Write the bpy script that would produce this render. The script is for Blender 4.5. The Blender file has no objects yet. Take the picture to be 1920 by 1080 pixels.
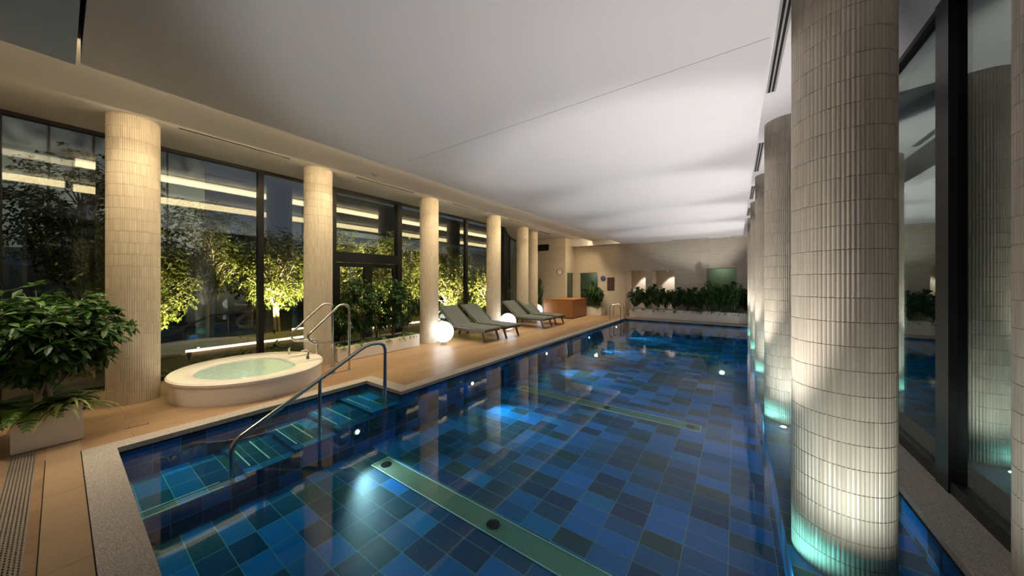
import bpy, math, random
from mathutils import Vector, Matrix
import numpy as np

# ------------------------------------------------------------------ camera, world, exposure
sc = bpy.context.scene
WATER = -0.075
SHELF = -0.28
COL = sc.collection
PI = math.pi
cam_d = bpy.data.cameras.new('camera'); cam = bpy.data.objects.new('camera', cam_d); COL.objects.link(cam)
cam_d.sensor_width = 36.0; cam_d.lens = 597.0 / 1920.0 * 36.0; cam_d.shift_y = -12.0 / 1920.0
cam_d.clip_start = 0.02; cam_d.clip_end = 200
cam.location = (0, 0, 1.6); cam.rotation_euler = (PI / 2, 0, math.radians(35.127))
sc.camera = cam
world = bpy.data.worlds.new('world'); sc.world = world; world.use_nodes = True
wn = world.node_tree; wbg = wn.nodes['Background']
wbg.inputs[0].default_value = (0.40, 0.45, 0.58, 1); wbg.inputs[1].default_value = 0.06
sc.view_settings.view_transform = 'Standard'; sc.view_settings.look = 'None'
sc.view_settings.exposure = 1.32; sc.view_settings.gamma = 1; sc.view_settings.use_curve_mapping = False
sc.cycles.use_denoising = True
sc.cycles.max_bounces = 10; sc.cycles.transparent_max_bounces = 24
sc.cycles.diffuse_bounces = 4; sc.cycles.glossy_bounces = 5
sc.cycles.sample_clamp_indirect = 4.0; sc.cycles.sample_clamp_direct = 0.0
sc.cycles.caustics_reflective = False; sc.cycles.caustics_refractive = False

WARM = (1.0, 0.66, 0.34); NEUTRAL = (1.0, 0.93, 0.88); COOL = (0.93, 0.96, 1.0)

def lamp(name, kind, loc, power, color, target=None, size=0.05, spot=60, blend=0.4, sy=None):
    d = bpy.data.lights.new(name, kind); d.energy = power; d.color = color
    if kind == 'SPOT': d.spot_size = math.radians(spot); d.spot_blend = blend; d.shadow_soft_size = size
    elif kind == 'AREA':
        d.shape = 'RECTANGLE' if sy else 'SQUARE'; d.size = size
        if sy: d.size_y = sy
    else: d.shadow_soft_size = size
    o = bpy.data.objects.new(name, d); COL.objects.link(o); o.location = loc
    if target is not None:
        v = Vector(target) - Vector(loc); o.rotation_euler = v.to_track_quat('-Z', 'Y').to_euler()
    return o

COLY = [3.05, 5.75, 8.45, 11.15, 13.85]          # right-hand columns
# underwater uplights at the foot of the right-hand columns
for i, y in enumerate(COLY):
    lamp('column_uplight', 'SPOT', (0.06, y - 0.36, WATER + .015), 135, NEUTRAL, target=(-1.0, y - 0.15, 3.4), size=0.03, spot=80, blend=0.35)
    lamp('column_uplight', 'SPOT', (0.50, y - 0.85, WATER + .015), 21, NEUTRAL, target=(0.55, y - 0.20, 1.2), size=0.06, spot=140, blend=1.0)
    lamp('column_uplight', 'SPOT', (0.16, y - 0.55, -0.34), 12, (0.55, 1.0, 0.93), target=(0.50, y, -0.24), size=0.05, spot=62, blend=1.0)
# underwater wall lights of the pool
for x, y, z in [(-3.94, 2.19, -0.32), (-3.94, 4.36, -0.27), (-3.94, 7.16, -0.24), (-3.94, 10.04, -0.24), (-3.94, 12.95, -0.24)]:
    lamp('pool_light', 'SPOT', (x + 0.06, y, z), 36 if y < 3 else 74, COOL, target=(x + 2.6, y - 0.2, -0.42), size=0.05, spot=80, blend=1.0)

# warm downlight over the far deck, and added fills from unseen lamps
lamp('deck_downlight_and_fill', 'AREA', (-5.865, 7.1, 3.73), 105, (1.0, 0.80, 0.50), target=(-5.865, 7.1, 0), size=0.05, sy=15.6).data.spread = math.radians(125)  # added unseen strip, tucked behind the ceiling step to brighten the deck
lamp('deck_downlight_and_fill', 'SPOT', (-5.2, 14.0, 3.55), 60, (1.0, 0.80, 0.55), target=(-5.2, 14.1, 0), size=0.04, spot=100, blend=0.8)
lamp('deck_downlight_and_fill', 'SPOT', (-4.6, -0.35, 3.34), 70, (1.0, 0.84, 0.66), target=(-4.9, -0.1, 0), size=0.1, spot=85, blend=1.0)  # added fill without a fitting, brightens the near corner and planter
# ------------------------------------------------------------------ node helpers, materials
def lin(c):
    return tuple(((v / 255.0) / 12.92 if v / 255.0 <= 0.04045 else ((v / 255.0 + 0.055) / 1.055) ** 2.4) for v in c) + (1.0,)

class NT:
    def __init__(s, name):
        s.m = bpy.data.materials.new(name); s.m.use_nodes = True; s.t = s.m.node_tree
        s.p = s.t.nodes['Principled BSDF']; s.out = s.t.nodes['Material Output']
    def n(s, k, **kw):
        x = s.t.nodes.new(k)
        for a, b in kw.items(): setattr(x, a, b)
        return x
    def l(s, a, b): s.t.links.new(a, b)
    def math(s, op, a, b=None, c=None):
        x = s.n('ShaderNodeMath', operation=op)
        for i, v in enumerate((a, b, c)):
            if v is None: continue
            if isinstance(v, (int, float)): x.inputs[i].default_value = v
            else: s.l(v, x.inputs[i])
        return x.outputs[0]
    def mix(s, f, a, b, mode='MIX'):
        x = s.n('ShaderNodeMix', data_type='RGBA', blend_type=mode)
        for i, v in ((0, f), (6, a), (7, b)):
            if isinstance(v, (int, float)): x.inputs[i].default_value = v
            elif isinstance(v, tuple): x.inputs[i].default_value = v
            else: s.l(v, x.inputs[i])
        return x.outputs[2]
    def coord(s, which='Object', scale=(1, 1, 1)):
        tc = s.n('ShaderNodeTexCoord'); mp = s.n('ShaderNodeMapping'); mp.inputs['Scale'].default_value = scale
        s.l(tc.outputs[which], mp.inputs[0]); return mp.outputs[0]
    def noise(s, vec, scale=5, detail=4, rough=0.5):
        x = s.n('ShaderNodeTexNoise'); x.inputs['Scale'].default_value = scale; x.inputs['Detail'].default_value = detail
        x.inputs['Roughness'].default_value = rough; s.l(vec, x.inputs['Vector']); return x.outputs[0]
    def ramp(s, f, stops, interp='LINEAR'):
        x = s.n('ShaderNodeValToRGB'); cr = x.color_ramp; cr.interpolation = interp
        while len(cr.elements) < len(stops): cr.elements.new(0.5)
        for e, (p, c) in zip(cr.elements, stops): e.position = p; e.color = c
        s.l(f, x.inputs[0]); return x.outputs[0]
    def bump(s, h, strength=0.3, dist=0.01):
        b = s.n('ShaderNodeBump'); b.inputs['Strength'].default_value = strength; b.inputs['Distance'].default_value = dist
        s.l(h, b.inputs['Height']); s.l(b.outputs[0], s.p.inputs['Normal']); return b

def plain(name, c, rough=0.5, metal=0.0, var=0.06, nscale=6, spec=0.5):
    k = NT(name); base = lin(c)
    nz = k.noise(k.coord(), nscale)
    dark = tuple(v * (1 - var) for v in base[:3]) + (1,); lite = tuple(min(1, v * (1 + var)) for v in base[:3]) + (1,)
    k.l(k.mix(nz, dark, lite), k.p.inputs['Base Color'])
    k.p.inputs['Roughness'].default_value = rough; k.p.inputs['Metallic'].default_value = metal
    k.p.inputs['Specular IOR Level'].default_value = spec
    return k.m

def emit(name, c, strength):
    k = NT(name); k.p.inputs['Base Color'].default_value = (0.8, 0.8, 0.8, 1)
    k.p.inputs['Emission Color'].default_value = tuple(c) + (1,); k.p.inputs['Emission Strength'].default_value = strength
    return k.m

def mat_pool_tile():
    k = NT('pool_tile'); tc = k.n('ShaderNodeNewGeometry'); sep = k.n('ShaderNodeSeparateXYZ'); k.l(tc.outputs['Position'], sep.inputs[0])
    sn = k.n('ShaderNodeSeparateXYZ'); k.l(tc.outputs['True Normal'], sn.inputs[0])
    ax = k.math('GREATER_THAN', k.math('ABSOLUTE', sn.outputs[0]), 0.5); az = k.math('GREATER_THAN', k.math('ABSOLUTE', sn.outputs[2]), 0.5)
    x, y, z = sep.outputs
    U = k.math('ADD', k.math('MULTIPLY', y, ax), k.math('MULTIPLY', x, k.math('SUBTRACT', 1, ax)))
    V = k.math('ADD', k.math('MULTIPLY', y, az), k.math('MULTIPLY', z, k.math('SUBTRACT', 1, az)))
    # floor tiles 0.31 wide by 0.2, wall tiles 0.2 wide by 0.26
    su = k.math('ADD', k.math('MULTIPLY', az, 1 / 0.31), k.math('MULTIPLY', k.math('SUBTRACT', 1, az), 1 / 0.2))
    sv = k.math('ADD', k.math('MULTIPLY', az, 1 / 0.2), k.math('MULTIPLY', k.math('SUBTRACT', 1, az), 1 / 0.26))
    u = k.math('MULTIPLY', k.math('ADD', U, 40 * 0.31 + 0.05), su); v = k.math('MULTIPLY', k.math('ADD', V, 40.0), sv)
    cu = k.n('ShaderNodeCombineXYZ'); k.l(k.math('FLOOR', u), cu.inputs[0]); k.l(k.math('FLOOR', v), cu.inputs[1]); k.l(ax, cu.inputs[2])
    wn_ = k.n('ShaderNodeTexWhiteNoise', noise_dimensions='3D'); k.l(cu.outputs[0], wn_.inputs[0])
    col = k.ramp(wn_.outputs[0], [(0.0, lin((2, 70, 118))), (0.14, lin((2, 118, 190))), (0.32, lin((4, 88, 130))), (0.46, lin((2, 128, 214))),
                                  (0.60, lin((18, 78, 104))), (0.72, lin((2, 104, 164))), (0.84, lin((46, 84, 92))), (0.93, lin((6, 136, 200)))], 'CONSTANT')
    pos = tc.outputs['Position']
    nz = k.noise(pos, 38, 5, 0.65)
    col = k.mix(k.math('MULTIPLY', k.math('SUBTRACT', nz, 0.4), 1.3), col, lin((90, 140, 170)), 'SOFT_LIGHT')
    fu = k.math('FRACT', u); fv = k.math('FRACT', v)
    eu = k.math('MINIMUM', fu, k.math('SUBTRACT', 1, fu)); ev = k.math('MINIMUM', fv, k.math('SUBTRACT', 1, fv))
    g = k.math('MAXIMUM', k.math('LESS_THAN', eu, 0.009), k.math('LESS_THAN', ev, 0.014))
    k.l(k.mix(g, col, lin((130, 170, 170))), k.p.inputs['Base Color'])
    k.p.inputs['Roughness'].default_value = 0.45; k.p.inputs['Specular IOR Level'].default_value = 0.3
    return k.m

def mat_water(name, tint, ior=1.33, rip=0.02, scale=1.2):
    k = NT(name); k.t.nodes.remove(k.p)
    tr = k.n('ShaderNodeBsdfTransparent'); tr.inputs[0].default_value = tint
    gl = k.n('ShaderNodeBsdfGlossy'); gl.inputs['Roughness'].default_value = 0.02; gl.inputs[0].default_value = (1, 1, 1, 1)
    fr = k.n('ShaderNodeFresnel'); fr.inputs[0].default_value = ior
    b = k.n('ShaderNodeBump'); b.inputs['Strength'].default_value = rip; b.inputs['Distance'].default_value = 0.02
    k.l(k.noise(k.coord(scale=(1, 1, 1)), scale * 3, 2, 0.4), b.inputs['Height'])
    k.l(b.outputs[0], gl.inputs['Normal']); k.l(b.outputs[0], fr.inputs['Normal'])
    mx = k.n('ShaderNodeMixShader'); k.l(fr.outputs[0], mx.inputs[0]); k.l(tr.outputs[0], mx.inputs[1]); k.l(gl.outputs[0], mx.inputs[2])
    k.l(mx.outputs[0], k.out.inputs[0]); return k.m

def mat_glass(name, tint, f0=0.045):
    k = NT(name); k.t.nodes.remove(k.p)
    tr = k.n('ShaderNodeBsdfTransparent'); tr.inputs[0].default_value = tint
    gl = k.n('ShaderNodeBsdfGlossy'); gl.inputs['Roughness'].default_value = 0.0; gl.inputs[0].default_value = (0.93, 1, 0.97, 1)
    lw = k.n('ShaderNodeLayerWeight'); lw.inputs[0].default_value = 0.5
    fr = k.math('ADD', f0, k.math('MULTIPLY', 1 - f0, k.math('POWER', lw.outputs['Facing'], 5.0)))
    mx = k.n('ShaderNodeMixShader'); k.l(fr, mx.inputs[0]); k.l(tr.outputs[0], mx.inputs[1]); k.l(gl.outputs[0], mx.inputs[2])
    k.l(mx.outputs[0], k.out.inputs[0]); return k.m

def mat_deck():
    k = NT('wood_look_deck_tile'); v = k.coord()
    rot = k.n('ShaderNodeMapping'); rot.inputs['Rotation'].default_value = (0, 0, PI / 2); k.l(v, rot.inputs[0])
    br = k.n('ShaderNodeTexBrick'); k.l(rot.outputs[0], br.inputs['Vector']); br.offset = 0.37
    br.inputs['Scale'].default_value = 1.0; br.inputs['Brick Width'].default_value = 1.2; br.inputs['Row Height'].default_value = 0.2
    br.inputs['Mortar Size'].default_value = 0.0025; br.inputs['Color1'].default_value = lin((162, 141, 116)); br.inputs['Color2'].default_value = lin((146, 126, 103))
    br.inputs['Mortar'].default_value = lin((112, 93, 73)); br.inputs['Mortar Smooth'].default_value = 0.1
    nz = k.noise(k.coord(scale=(14, 1.1, 1)), 3.0, 6, 0.6)
    c = k.mix(nz, lin((120, 98, 76)), lin((215, 190, 160)))
    k.l(k.mix(0.45, br.outputs[0], c, 'OVERLAY'), k.p.inputs['Base Color'])
    k.p.inputs['Roughness'].default_value = 0.42; k.p.inputs['Specular IOR Level'].default_value = 0.35
    k.bump(nz, 0.1, 0.003); return k.m

def mat_granite():
    k = NT('granite'); v = k.coord()
    n1 = k.noise(v, 160, 3, 0.8); n2 = k.noise(v, 45, 4, 0.6)
    c = k.ramp(n1, [(0.36, lin((104, 98, 92))), (0.5, lin((176, 170, 162))), (0.64, lin((214, 208, 200)))])
    k.l(k.mix(k.math('MULTIPLY', n2, 0.5), c, lin((150, 144, 138))), k.p.inputs['Base Color'])
    k.p.inputs['Roughness'].default_value = 0.65; k.bump(n1, 0.2, 0.003); return k.m

def mat_brickwall():
    k = NT('stone_brick_wall'); tc = k.n('ShaderNodeNewGeometry'); sep = k.n('ShaderNodeSeparateXYZ'); k.l(tc.outputs['Position'], sep.inputs[0])
    cm = k.n('ShaderNodeCombineXYZ'); k.l(k.math('ADD', sep.outputs[0], sep.outputs[1]), cm.inputs[0]); k.l(sep.outputs[2], cm.inputs[1])
    br = k.n('ShaderNodeTexBrick'); k.l(cm.outputs[0], br.inputs['Vector']); br.inputs['Scale'].default_value = 1
    br.inputs['Brick Width'].default_value = 0.23; br.inputs['Row Height'].default_value = 0.06; br.inputs['Mortar Size'].default_value = 0.003
    br.inputs['Color1'].default_value = lin((212, 203, 188)); br.inputs['Color2'].default_value = lin((202, 192, 176)); br.inputs['Mortar'].default_value = lin((176, 166, 150))
    nz = k.noise(tc.outputs['Position'], 2.0, 5, 0.6)
    k.l(k.mix(0.35, br.outputs[0], k.mix(nz, lin((206, 196, 180)), lin((236, 226, 210))), 'MULTIPLY'), k.p.inputs['Base Color'])
    k.p.inputs['Roughness'].default_value = 0.75; k.bump(br.outputs[1], -0.3, 0.004); return k.m

def mat_column():
    k = NT('column_tile'); tc = k.n('ShaderNodeTexCoord'); sep = k.n('ShaderNodeSeparateXYZ'); k.l(tc.outputs['Object'], sep.inputs[0])
    a = k.math('ARCTAN2', sep.outputs[1], sep.outputs[0]); ia = k.math('FLOOR', k.math('MULTIPLY', k.math('ADD', a, PI), 72 / (2 * PI)))
    iz = k.math('FLOOR', k.math('DIVIDE', k.math('ADD', sep.outputs[2], 3.0), 0.15))
    cu = k.n('ShaderNodeCombineXYZ'); k.l(ia, cu.inputs[0]); k.l(iz, cu.inputs[1])
    w = k.n('ShaderNodeTexWhiteNoise', noise_dimensions='2D'); k.l(cu.outputs[0], w.inputs[0])
    nz = k.noise(tc.outputs['Object'], 3, 4)
    c = k.mix(w.outputs[0], lin((196, 187, 172)), lin((213, 204, 189)))
    k.l(k.mix(0.3, c, k.mix(nz, lin((190, 178, 160)), lin((225, 218, 205))), 'MULTIPLY'), k.p.inputs['Base Color'])
    k.p.inputs['Roughness'].default_value = 0.38; k.bump(nz, 0.05, 0.003); return k.m

def mat_wood(name, a, b, axis_scale=(18, 18, 1.2), rough=0.4):
    k = NT(name); nz = k.noise(k.coord(scale=axis_scale), 2.2, 5, 0.6)
    k.l(k.mix(nz, lin(a), lin(b)), k.p.inputs['Base Color']); k.p.inputs['Roughness'].default_value = rough; return k.m

def mat_leaf(name, a, b, c, rough=0.42):
    k = NT(name); g = k.n('ShaderNodeNewGeometry')
    k.l(k.ramp(g.outputs['Random Per Island'], [(0, lin(a)), (0.55, lin(b)), (1, lin(c))]), k.p.inputs['Base Color'])
    k.p.inputs['Roughness'].default_value = rough; k.p.inputs['Specular IOR Level'].default_value = 0.4
    k.p.inputs['Subsurface Weight'].default_value = 0.0
    tl = k.n('ShaderNodeBsdfTranslucent'); tl.inputs[0].default_value = lin(c)
    mx = k.n('ShaderNodeMixShader'); mx.inputs[0].default_value = 0.22
    k.l(k.p.outputs[0], mx.inputs[1]); k.l(tl.outputs[0], mx.inputs[2]); k.l(mx.outputs[0], k.out.inputs[0]); return k.m

M = dict(
    tile=mat_pool_tile(), deck=mat_deck(), granite=mat_granite(), brick=mat_brickwall(), column=mat_column(),
    water=mat_water('pool_water', (0.46, 0.90, 0.93, 1), 1.30, 0.06, 1.0), tubwater=mat_water('spa_water', (0.78, 0.96, 0.97, 1), 1.33, 0.5, 5),
    glass=mat_glass('window_glass', (0.90, 0.93, 0.91, 1), 0.075), darkglass=mat_glass('dark_partition_glass', (0.55, 0.66, 0.62, 1), 0.20),
    ceil=plain('ceiling_plaster', (208, 207, 209), 0.7, var=0.03, nscale=1.5), gloss=plain('glossy_ceiling_panel', (170, 188, 212), 0.3, var=0.03, nscale=1.5),
    plaster=plain('wall_plaster', (196, 184, 166), 0.8, var=0.05), planter=plain('planter_white', (232, 228, 220), 0.45, var=0.03),
    acrylic=plain('spa_acrylic', (238, 234, 228), 0.22, var=0.02), frame=plain('window_frame_black', (22, 22, 22), 0.4, 0.3),
    steel=plain('stainless_steel', (200, 198, 192), 0.16, 1.0, var=0.04), drain=plain('brushed_channel', (150, 152, 128), 0.4, 0.35, var=0.15, nscale=3),
    nosing=plain('white_nosing', (236, 232, 220), 0.6), soil=plain('soil', (40, 28, 20), 0.9, var=0.5, nscale=30),
    grate=plain('grate_grey', (142, 132, 120), 0.5, 0.2), dark=plain('dark_void', (10, 10, 10), 0.9), slotg=plain('slot_grey', (150, 148, 146), 0.5),
    cushion=plain('cushion_grey', (80, 88, 90), 0.85, var=0.08, nscale=60), piping=plain('cushion_edge', (150, 140, 126), 0.8),
    teak=mat_wood('dark_teak', (62, 38, 22), (104, 66, 38), (2, 18, 18)), desk=mat_wood('orange_wood', (118, 76, 40), (160, 110, 60)),
    bark=mat_wood('pale_bark', (112, 98, 82), (176, 160, 138), (6, 6, 2), 0.9), barkd=mat_wood('dark_bark', (64, 52, 40), (110, 92, 70), (6, 6, 2), 0.9),
    leaf=mat_leaf('shrub_leaf', (28, 54, 26), (42, 78, 32), (74, 112, 44)), leafb=mat_leaf('garden_leaf', (50, 62, 24), (88, 98, 36), (136, 138, 60)),
    fern=mat_leaf('groundcover_leaf', (44, 78, 32), (74, 112, 46), (120, 150, 66)), spider=mat_leaf('variegated_leaf', (70, 100, 52), (140, 156, 96), (196, 200, 140)),
    soilout=plain('garden_soil', (46, 44, 34), 0.9, var=0.5, nscale=5), path=plain('garden_path', (112, 92, 72), 0.7, var=0.2),
    tower=plain('tower_cladding', (150, 160, 180), 0.5, var=0.1, nscale=0.5), block=plain('dark_building', (40, 44, 54), 0.6),
    globe=emit('globe_glow', (0.90, 0.95, 1.0), 1.8), cove=emit('cove_glow', (1.0, 0.74, 0.40), 2.6), lens=emit('lens_glow', (0.95, 0.98, 1.0), 30.0),
    pathled=emit('path_led', (1.0, 0.66, 0.42), 2.2), blue=plain('blue_dial', (40, 60, 150), 0.4), white=plain('white_face', (230, 226, 218), 0.5),
    board=plain('notice_board', (70, 50, 44), 0.6), rimm=plain('clock_rim', (120, 86, 62), 0.4), mirror=mat_glass('niche_glass', (0.5, 0.58, 0.54, 1), 0.05),
)

# ------------------------------------------------------------------ mesh helpers
class MB:
    def __init__(s): s.v = []; s.f = []; s.mi = []
    def add(s, vs, fs, mi=0):
        o = len(s.v); s.v += [tuple(p) for p in vs]; s.f += [tuple(i + o for i in f) for f in fs]; s.mi += [mi] * len(fs); return s
    def box(s, x0, x1, y0, y1, z0, z1, mi=0):
        return s.add([(x0, y0, z0), (x1, y0, z0), (x1, y1, z0), (x0, y1, z0), (x0, y0, z1), (x1, y0, z1), (x1, y1, z1), (x0, y1, z1)],
                     [(3, 2, 1, 0), (4, 5, 6, 7), (0, 1, 5, 4), (1, 2, 6, 5), (2, 3, 7, 6), (3, 0, 4, 7)], mi)
    def bevbox(s, x0, x1, y0, y1, z0, z1, b=0.01, mi=0):
        # box with chamfered vertical and top edges
        def ring(z, i):
            return [(x0 + i + b, y0 + i, z), (x1 - i - b, y0 + i, z), (x1 - i, y0 + i + b, z), (x1 - i, y1 - i - b, z), (x1 - i - b, y1 - i, z), (x0 + i + b, y1 - i, z), (x0 + i, y1 - i - b, z), (x0 + i, y0 + i + b, z)]
        vs = ring(z0, b * 0.6) + ring(z0 + b, 0) + ring(z1 - b, 0) + ring(z1, b * 0.6); fs = []
        for r in range(3):
            for i in range(8): fs.append((r * 8 + i, r * 8 + (i + 1) % 8, r * 8 + 8 + (i + 1) % 8, r * 8 + 8 + i))
        fs.append(tuple(range(7, -1, -1))); fs.append(tuple(range(24, 32))); return s.add(vs, fs, mi)
    def quadbox(s, pts, z0, z1, mi=0):      # prism over a polygon
        n = len(pts); vs = [(x, y, z0) for x, y in pts] + [(x, y, z1) for x, y in pts]
        fs = [tuple(range(n - 1, -1, -1)), tuple(range(n, 2 * n))] + [(i, (i + 1) % n, n + (i + 1) % n, n + i) for i in range(n)]
        return s.add(vs, fs, mi)
    def tube(s, pts, r, n=10, mi=0, cap=True):
        pts = [Vector(p) for p in pts]; rs = r if isinstance(r, (list, tuple)) else [r] * len(pts)
        vs = []; up = Vector((0, 0, 1)); prev = None
        for i, p in enumerate(pts):
            t = (pts[min(i + 1, len(pts) - 1)] - pts[max(i - 1, 0)]).normalized()
            if prev is None: a = t.cross(up) if abs(t.z) < 0.95 else t.cross(Vector((1, 0, 0)))
            else: a = prev - t * prev.dot(t)
            if a.length < 1e-6: a = t.cross(Vector((0, 1, 0)))
            a.normalize(); prev = a; b = t.cross(a)
            vs += [p + (a * math.cos(2 * PI * j / n) + b * math.sin(2 * PI * j / n)) * rs[i] for j in range(n)]
        fs = [(i * n + j, i * n + (j + 1) % n, (i + 1) * n + (j + 1) % n, (i + 1) * n + j) for i in range(len(pts) - 1) for j in range(n)]
        if cap: fs += [tuple(range(n - 1, -1, -1)), tuple((len(pts) - 1) * n + j for j in range(n))]
        return s.add(vs, fs, mi)
    def lathe(s, prof, n=24, c=(0, 0, 0), mi=0, sx=1, sy=1):
        vs = []
        for r, z in prof: vs += [(c[0] + sx * r * math.cos(2 * PI * j / n), c[1] + sy * r * math.sin(2 * PI * j / n), c[2] + z) for j in range(n)]
        m = len(prof)
        fs = [(i * n + j, i * n + (j + 1) % n, (i + 1) * n + (j + 1) % n, (i + 1) * n + j) for i in range(m - 1) for j in range(n)]
        if prof[0][0] > 1e-5: fs.append(tuple(range(n - 1, -1, -1)))
        if prof[-1][0] > 1e-5: fs.append(tuple((m - 1) * n + j for j in range(n)))
        return s.add(vs, fs, mi)
    def build(s, name, mat, parent=None, smooth=False, loc=None):
        me = bpy.data.meshes.new(name); me.from_pydata(s.v, [], s.f)
        mats = mat if isinstance(mat, (list, tuple)) else [mat]
        for m in mats: me.materials.append(m)
        if len(mats) > 1: me.polygons.foreach_set('material_index', s.mi)
        me.validate(); me.update()
        if smooth:
            me.polygons.foreach_set('use_smooth', [True] * len(me.polygons))
            try: me.set_sharp_from_angle(angle=math.radians(38))
            except Exception: pass
        o = bpy.data.objects.new(name, me); COL.objects.link(o)
        if parent is not None: o.parent = parent
        if loc: o.location = loc
        return o

def tag(o, label=None, cat=None, group=None, kind=None):
    if label: o['label'] = label
    if cat: o['category'] = cat
    if group: o['group'] = group
    if kind: o['kind'] = kind
    return o
def empty(name, loc=(0, 0, 0), rz=0, label=None, cat=None, group=None):
    o = bpy.data.objects.new(name, None); COL.objects.link(o); o.location = loc; o.rotation_euler = (0, 0, rz); o.empty_display_size = 0.1
    return tag(o, label, cat, group)
def struct(name, mb, mat, smooth=False, parent=None):
    o = mb.build(name, mat, parent, smooth)
    if parent is None: o['kind'] = 'structure'
    return o
def copy_tree(o, loc=None, rz=None, label=None, parent=None, scale=None):
    c = o.copy(); COL.objects.link(c); c.parent = parent
    if loc is not None: c.location = loc
    if rz is not None: c.rotation_euler = (0, 0, rz)
    if scale is not None: c.scale = scale if isinstance(scale, tuple) else (scale,) * 3
    if label: c['label'] = label
    for ch in list(o.children): copy_tree(ch, parent=c)
    return c
def fillet(pts, r=0.08, n=6):
    pts = [Vector(p) for p in pts]; out = [pts[0]]
    for i in range(1, len(pts) - 1):
        a, b, c = pts[i - 1], pts[i], pts[i + 1]; rr = min(r, (a - b).length * 0.48, (c - b).length * 0.48)
        p = b + (a - b).normalized() * rr; q = b + (c - b).normalized() * rr
        for k in range(n + 1):
            t = k / n; out.append(p * (1 - t) ** 2 + b * 2 * t * (1 - t) + q * t * t)
    out.append(pts[-1]); return out

# ------------------------------------------------------------------ the setting
XL, XR = -3.97, 1.05; XS = -4.86; Y0, Y1 = 0.32, 14.3; YJ = 2.85
SOF = 3.77; PAN = 3.59; MAIN = 3.385; RS = 3.8; FW = 15.5; PF = -0.6
f = MB()
T = -0.2
f.box(-7.6, -5.06, 0.12, 3.05, T, 0); f.box(-7.6, -4.17, 3.05, 14.5, T, 0)
f.box(-7.6, 1.32, -0.8, -0.26, T, 0); f.box(-7.6, -5.42, -0.26, -0.12, T, 0)
f.box(-7.6, 1.32, -0.12, -0.07, T, 0); f.box(-6.9, 1.32, 14.5, 17.0, T, 0)
f.box(-6.9, -4.17, 14.49, 14.5, T, 0)
f.quadbox([(-7.6, 10.2), (-7.6, 14.5), (-9.8, 14.5), (-9.7, 14.4), (-8.9, 12.4)], T, 0)
struct('floor', f, M['deck'])
c = MB()
c.box(-5.06, XS, 0.32, YJ, -0.045, 0.004); c.box(-5.06, XL, YJ, 3.05, -0.045, 0.004); c.box(-4.17, XL, 3.05, 14.3, -0.045, 0.004)
c.box(-5.06, XR, 0.12, 0.32, -0.045, 0.004); c.box(-4.17, XR, 14.3, 14.5, -0.045, 0.004); c.box(XR, 1.36, 0.12, 14.5, -0.045, 0.004)
o = struct('pool_coping', c, M['granite']); o['label'] = 'speckled grey granite coping around the pool edge'
p = MB()
def wallq(x0, y0, x1, y1, z0, z1):
    p.add([(x0, y0, z0), (x1, y1, z0), (x1, y1, z1), (x0, y0, z1)], [(0, 1, 2, 3)])
p.add([(XL, Y0, PF), (XR, Y0, PF), (XR, Y1, PF), (XL, Y1, PF)], [(0, 1, 2, 3)])
for a in [(XR, Y0, XS, Y0), (XS, Y0, XS, YJ), (XS, YJ, XL, YJ), (XL, YJ, XL, Y1), (XL, Y1, XR, Y1), (XR, Y1, XR, Y0)]: wallq(*a, PF, -0.045)
struct('pool_basin', p, M['tile'])
o = struct('pool_shelf', MB().box(0.30, XR, Y0, Y1, PF, SHELF), M['tile']); o['label'] = 'shallow blue tiled shelf carrying the pool columns'
b = MB()
for k in range(9): x = 1.32 - k * 1.1; b.box(max(-7.6, x - 1.097), x, -0.07, 0.12, T, 0)
struct('floor_edge', b, plain('beige_floor_tile', (164, 140, 112), 0.45, var=0.12, nscale=4))
b = MB(); e_ = .003
for (xa, ya, xb, yb) in [(XL, Y0, XR, Y0), (XS, Y0, XL, Y0), (XS, Y0, XS, YJ), (XS, YJ, XL, YJ), (XL, YJ, XL, Y1), (XL, Y1, XR, Y1), (XR, Y0, XR, Y1)]:
    b.box(min(xa, xb) - e_, max(xa, xb) + e_, min(ya, yb) - e_, max(ya, yb) + e_, -0.068, -0.046)
struct('trim_3', b, M['dark'])
# coping joint and slots in the deck
g = MB()
g.box(-5.06, 1.0, 0.114, 0.12, 0, 0.002); g.box(-5.05, 1.0, -0.075, -0.07, 0, 0.002)
struct('trim_1', g, M['dark'])
# water
w = MB(); w.add([(XL, Y0, WATER), (XR, Y0, WATER), (XR, Y1, WATER), (XL, Y1, WATER), (XS, Y0, WATER), (XS, YJ, WATER), (XL, YJ, WATER)],
                [(0, 1, 2, 3, 6), (4, 0, 6, 5)])
o = w.build('pool_water', M['water']); tag(o, 'still blue pool water reflecting ceiling and columns', 'water', kind='stuff')

# pool steps
st = empty('pool_steps', (0, 0, 0), 0, 'blue tiled steps with white nosing strips under the handrail', 'steps')
for k, (ya, yb, zt) in enumerate([(2.40, YJ, -0.15), (1.95, 2.40, -0.20), (1.50, 1.95, -0.26), (1.07, 1.50, -0.31), (Y0, 1.07, -0.355)]):
    s_ = MB().box(XS, XL, ya, yb, PF, zt).build('step', M['tile'], st)
    if k < 4:
        ym = ya + 0.06
        for q in (0, 1): MB().box(-4.75, -4.12, ym + q * 0.17, ym + q * 0.17 + 0.012, zt, zt + 0.004).build('nosing_strip', M['nosing'], s_)
    else:
        for xx in (-4.12, -4.0): MB().box(xx, xx + 0.012, Y0 + 0.02, 0.9, zt, zt + 0.004).build('nosing_strip', M['nosing'], s_)

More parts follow.
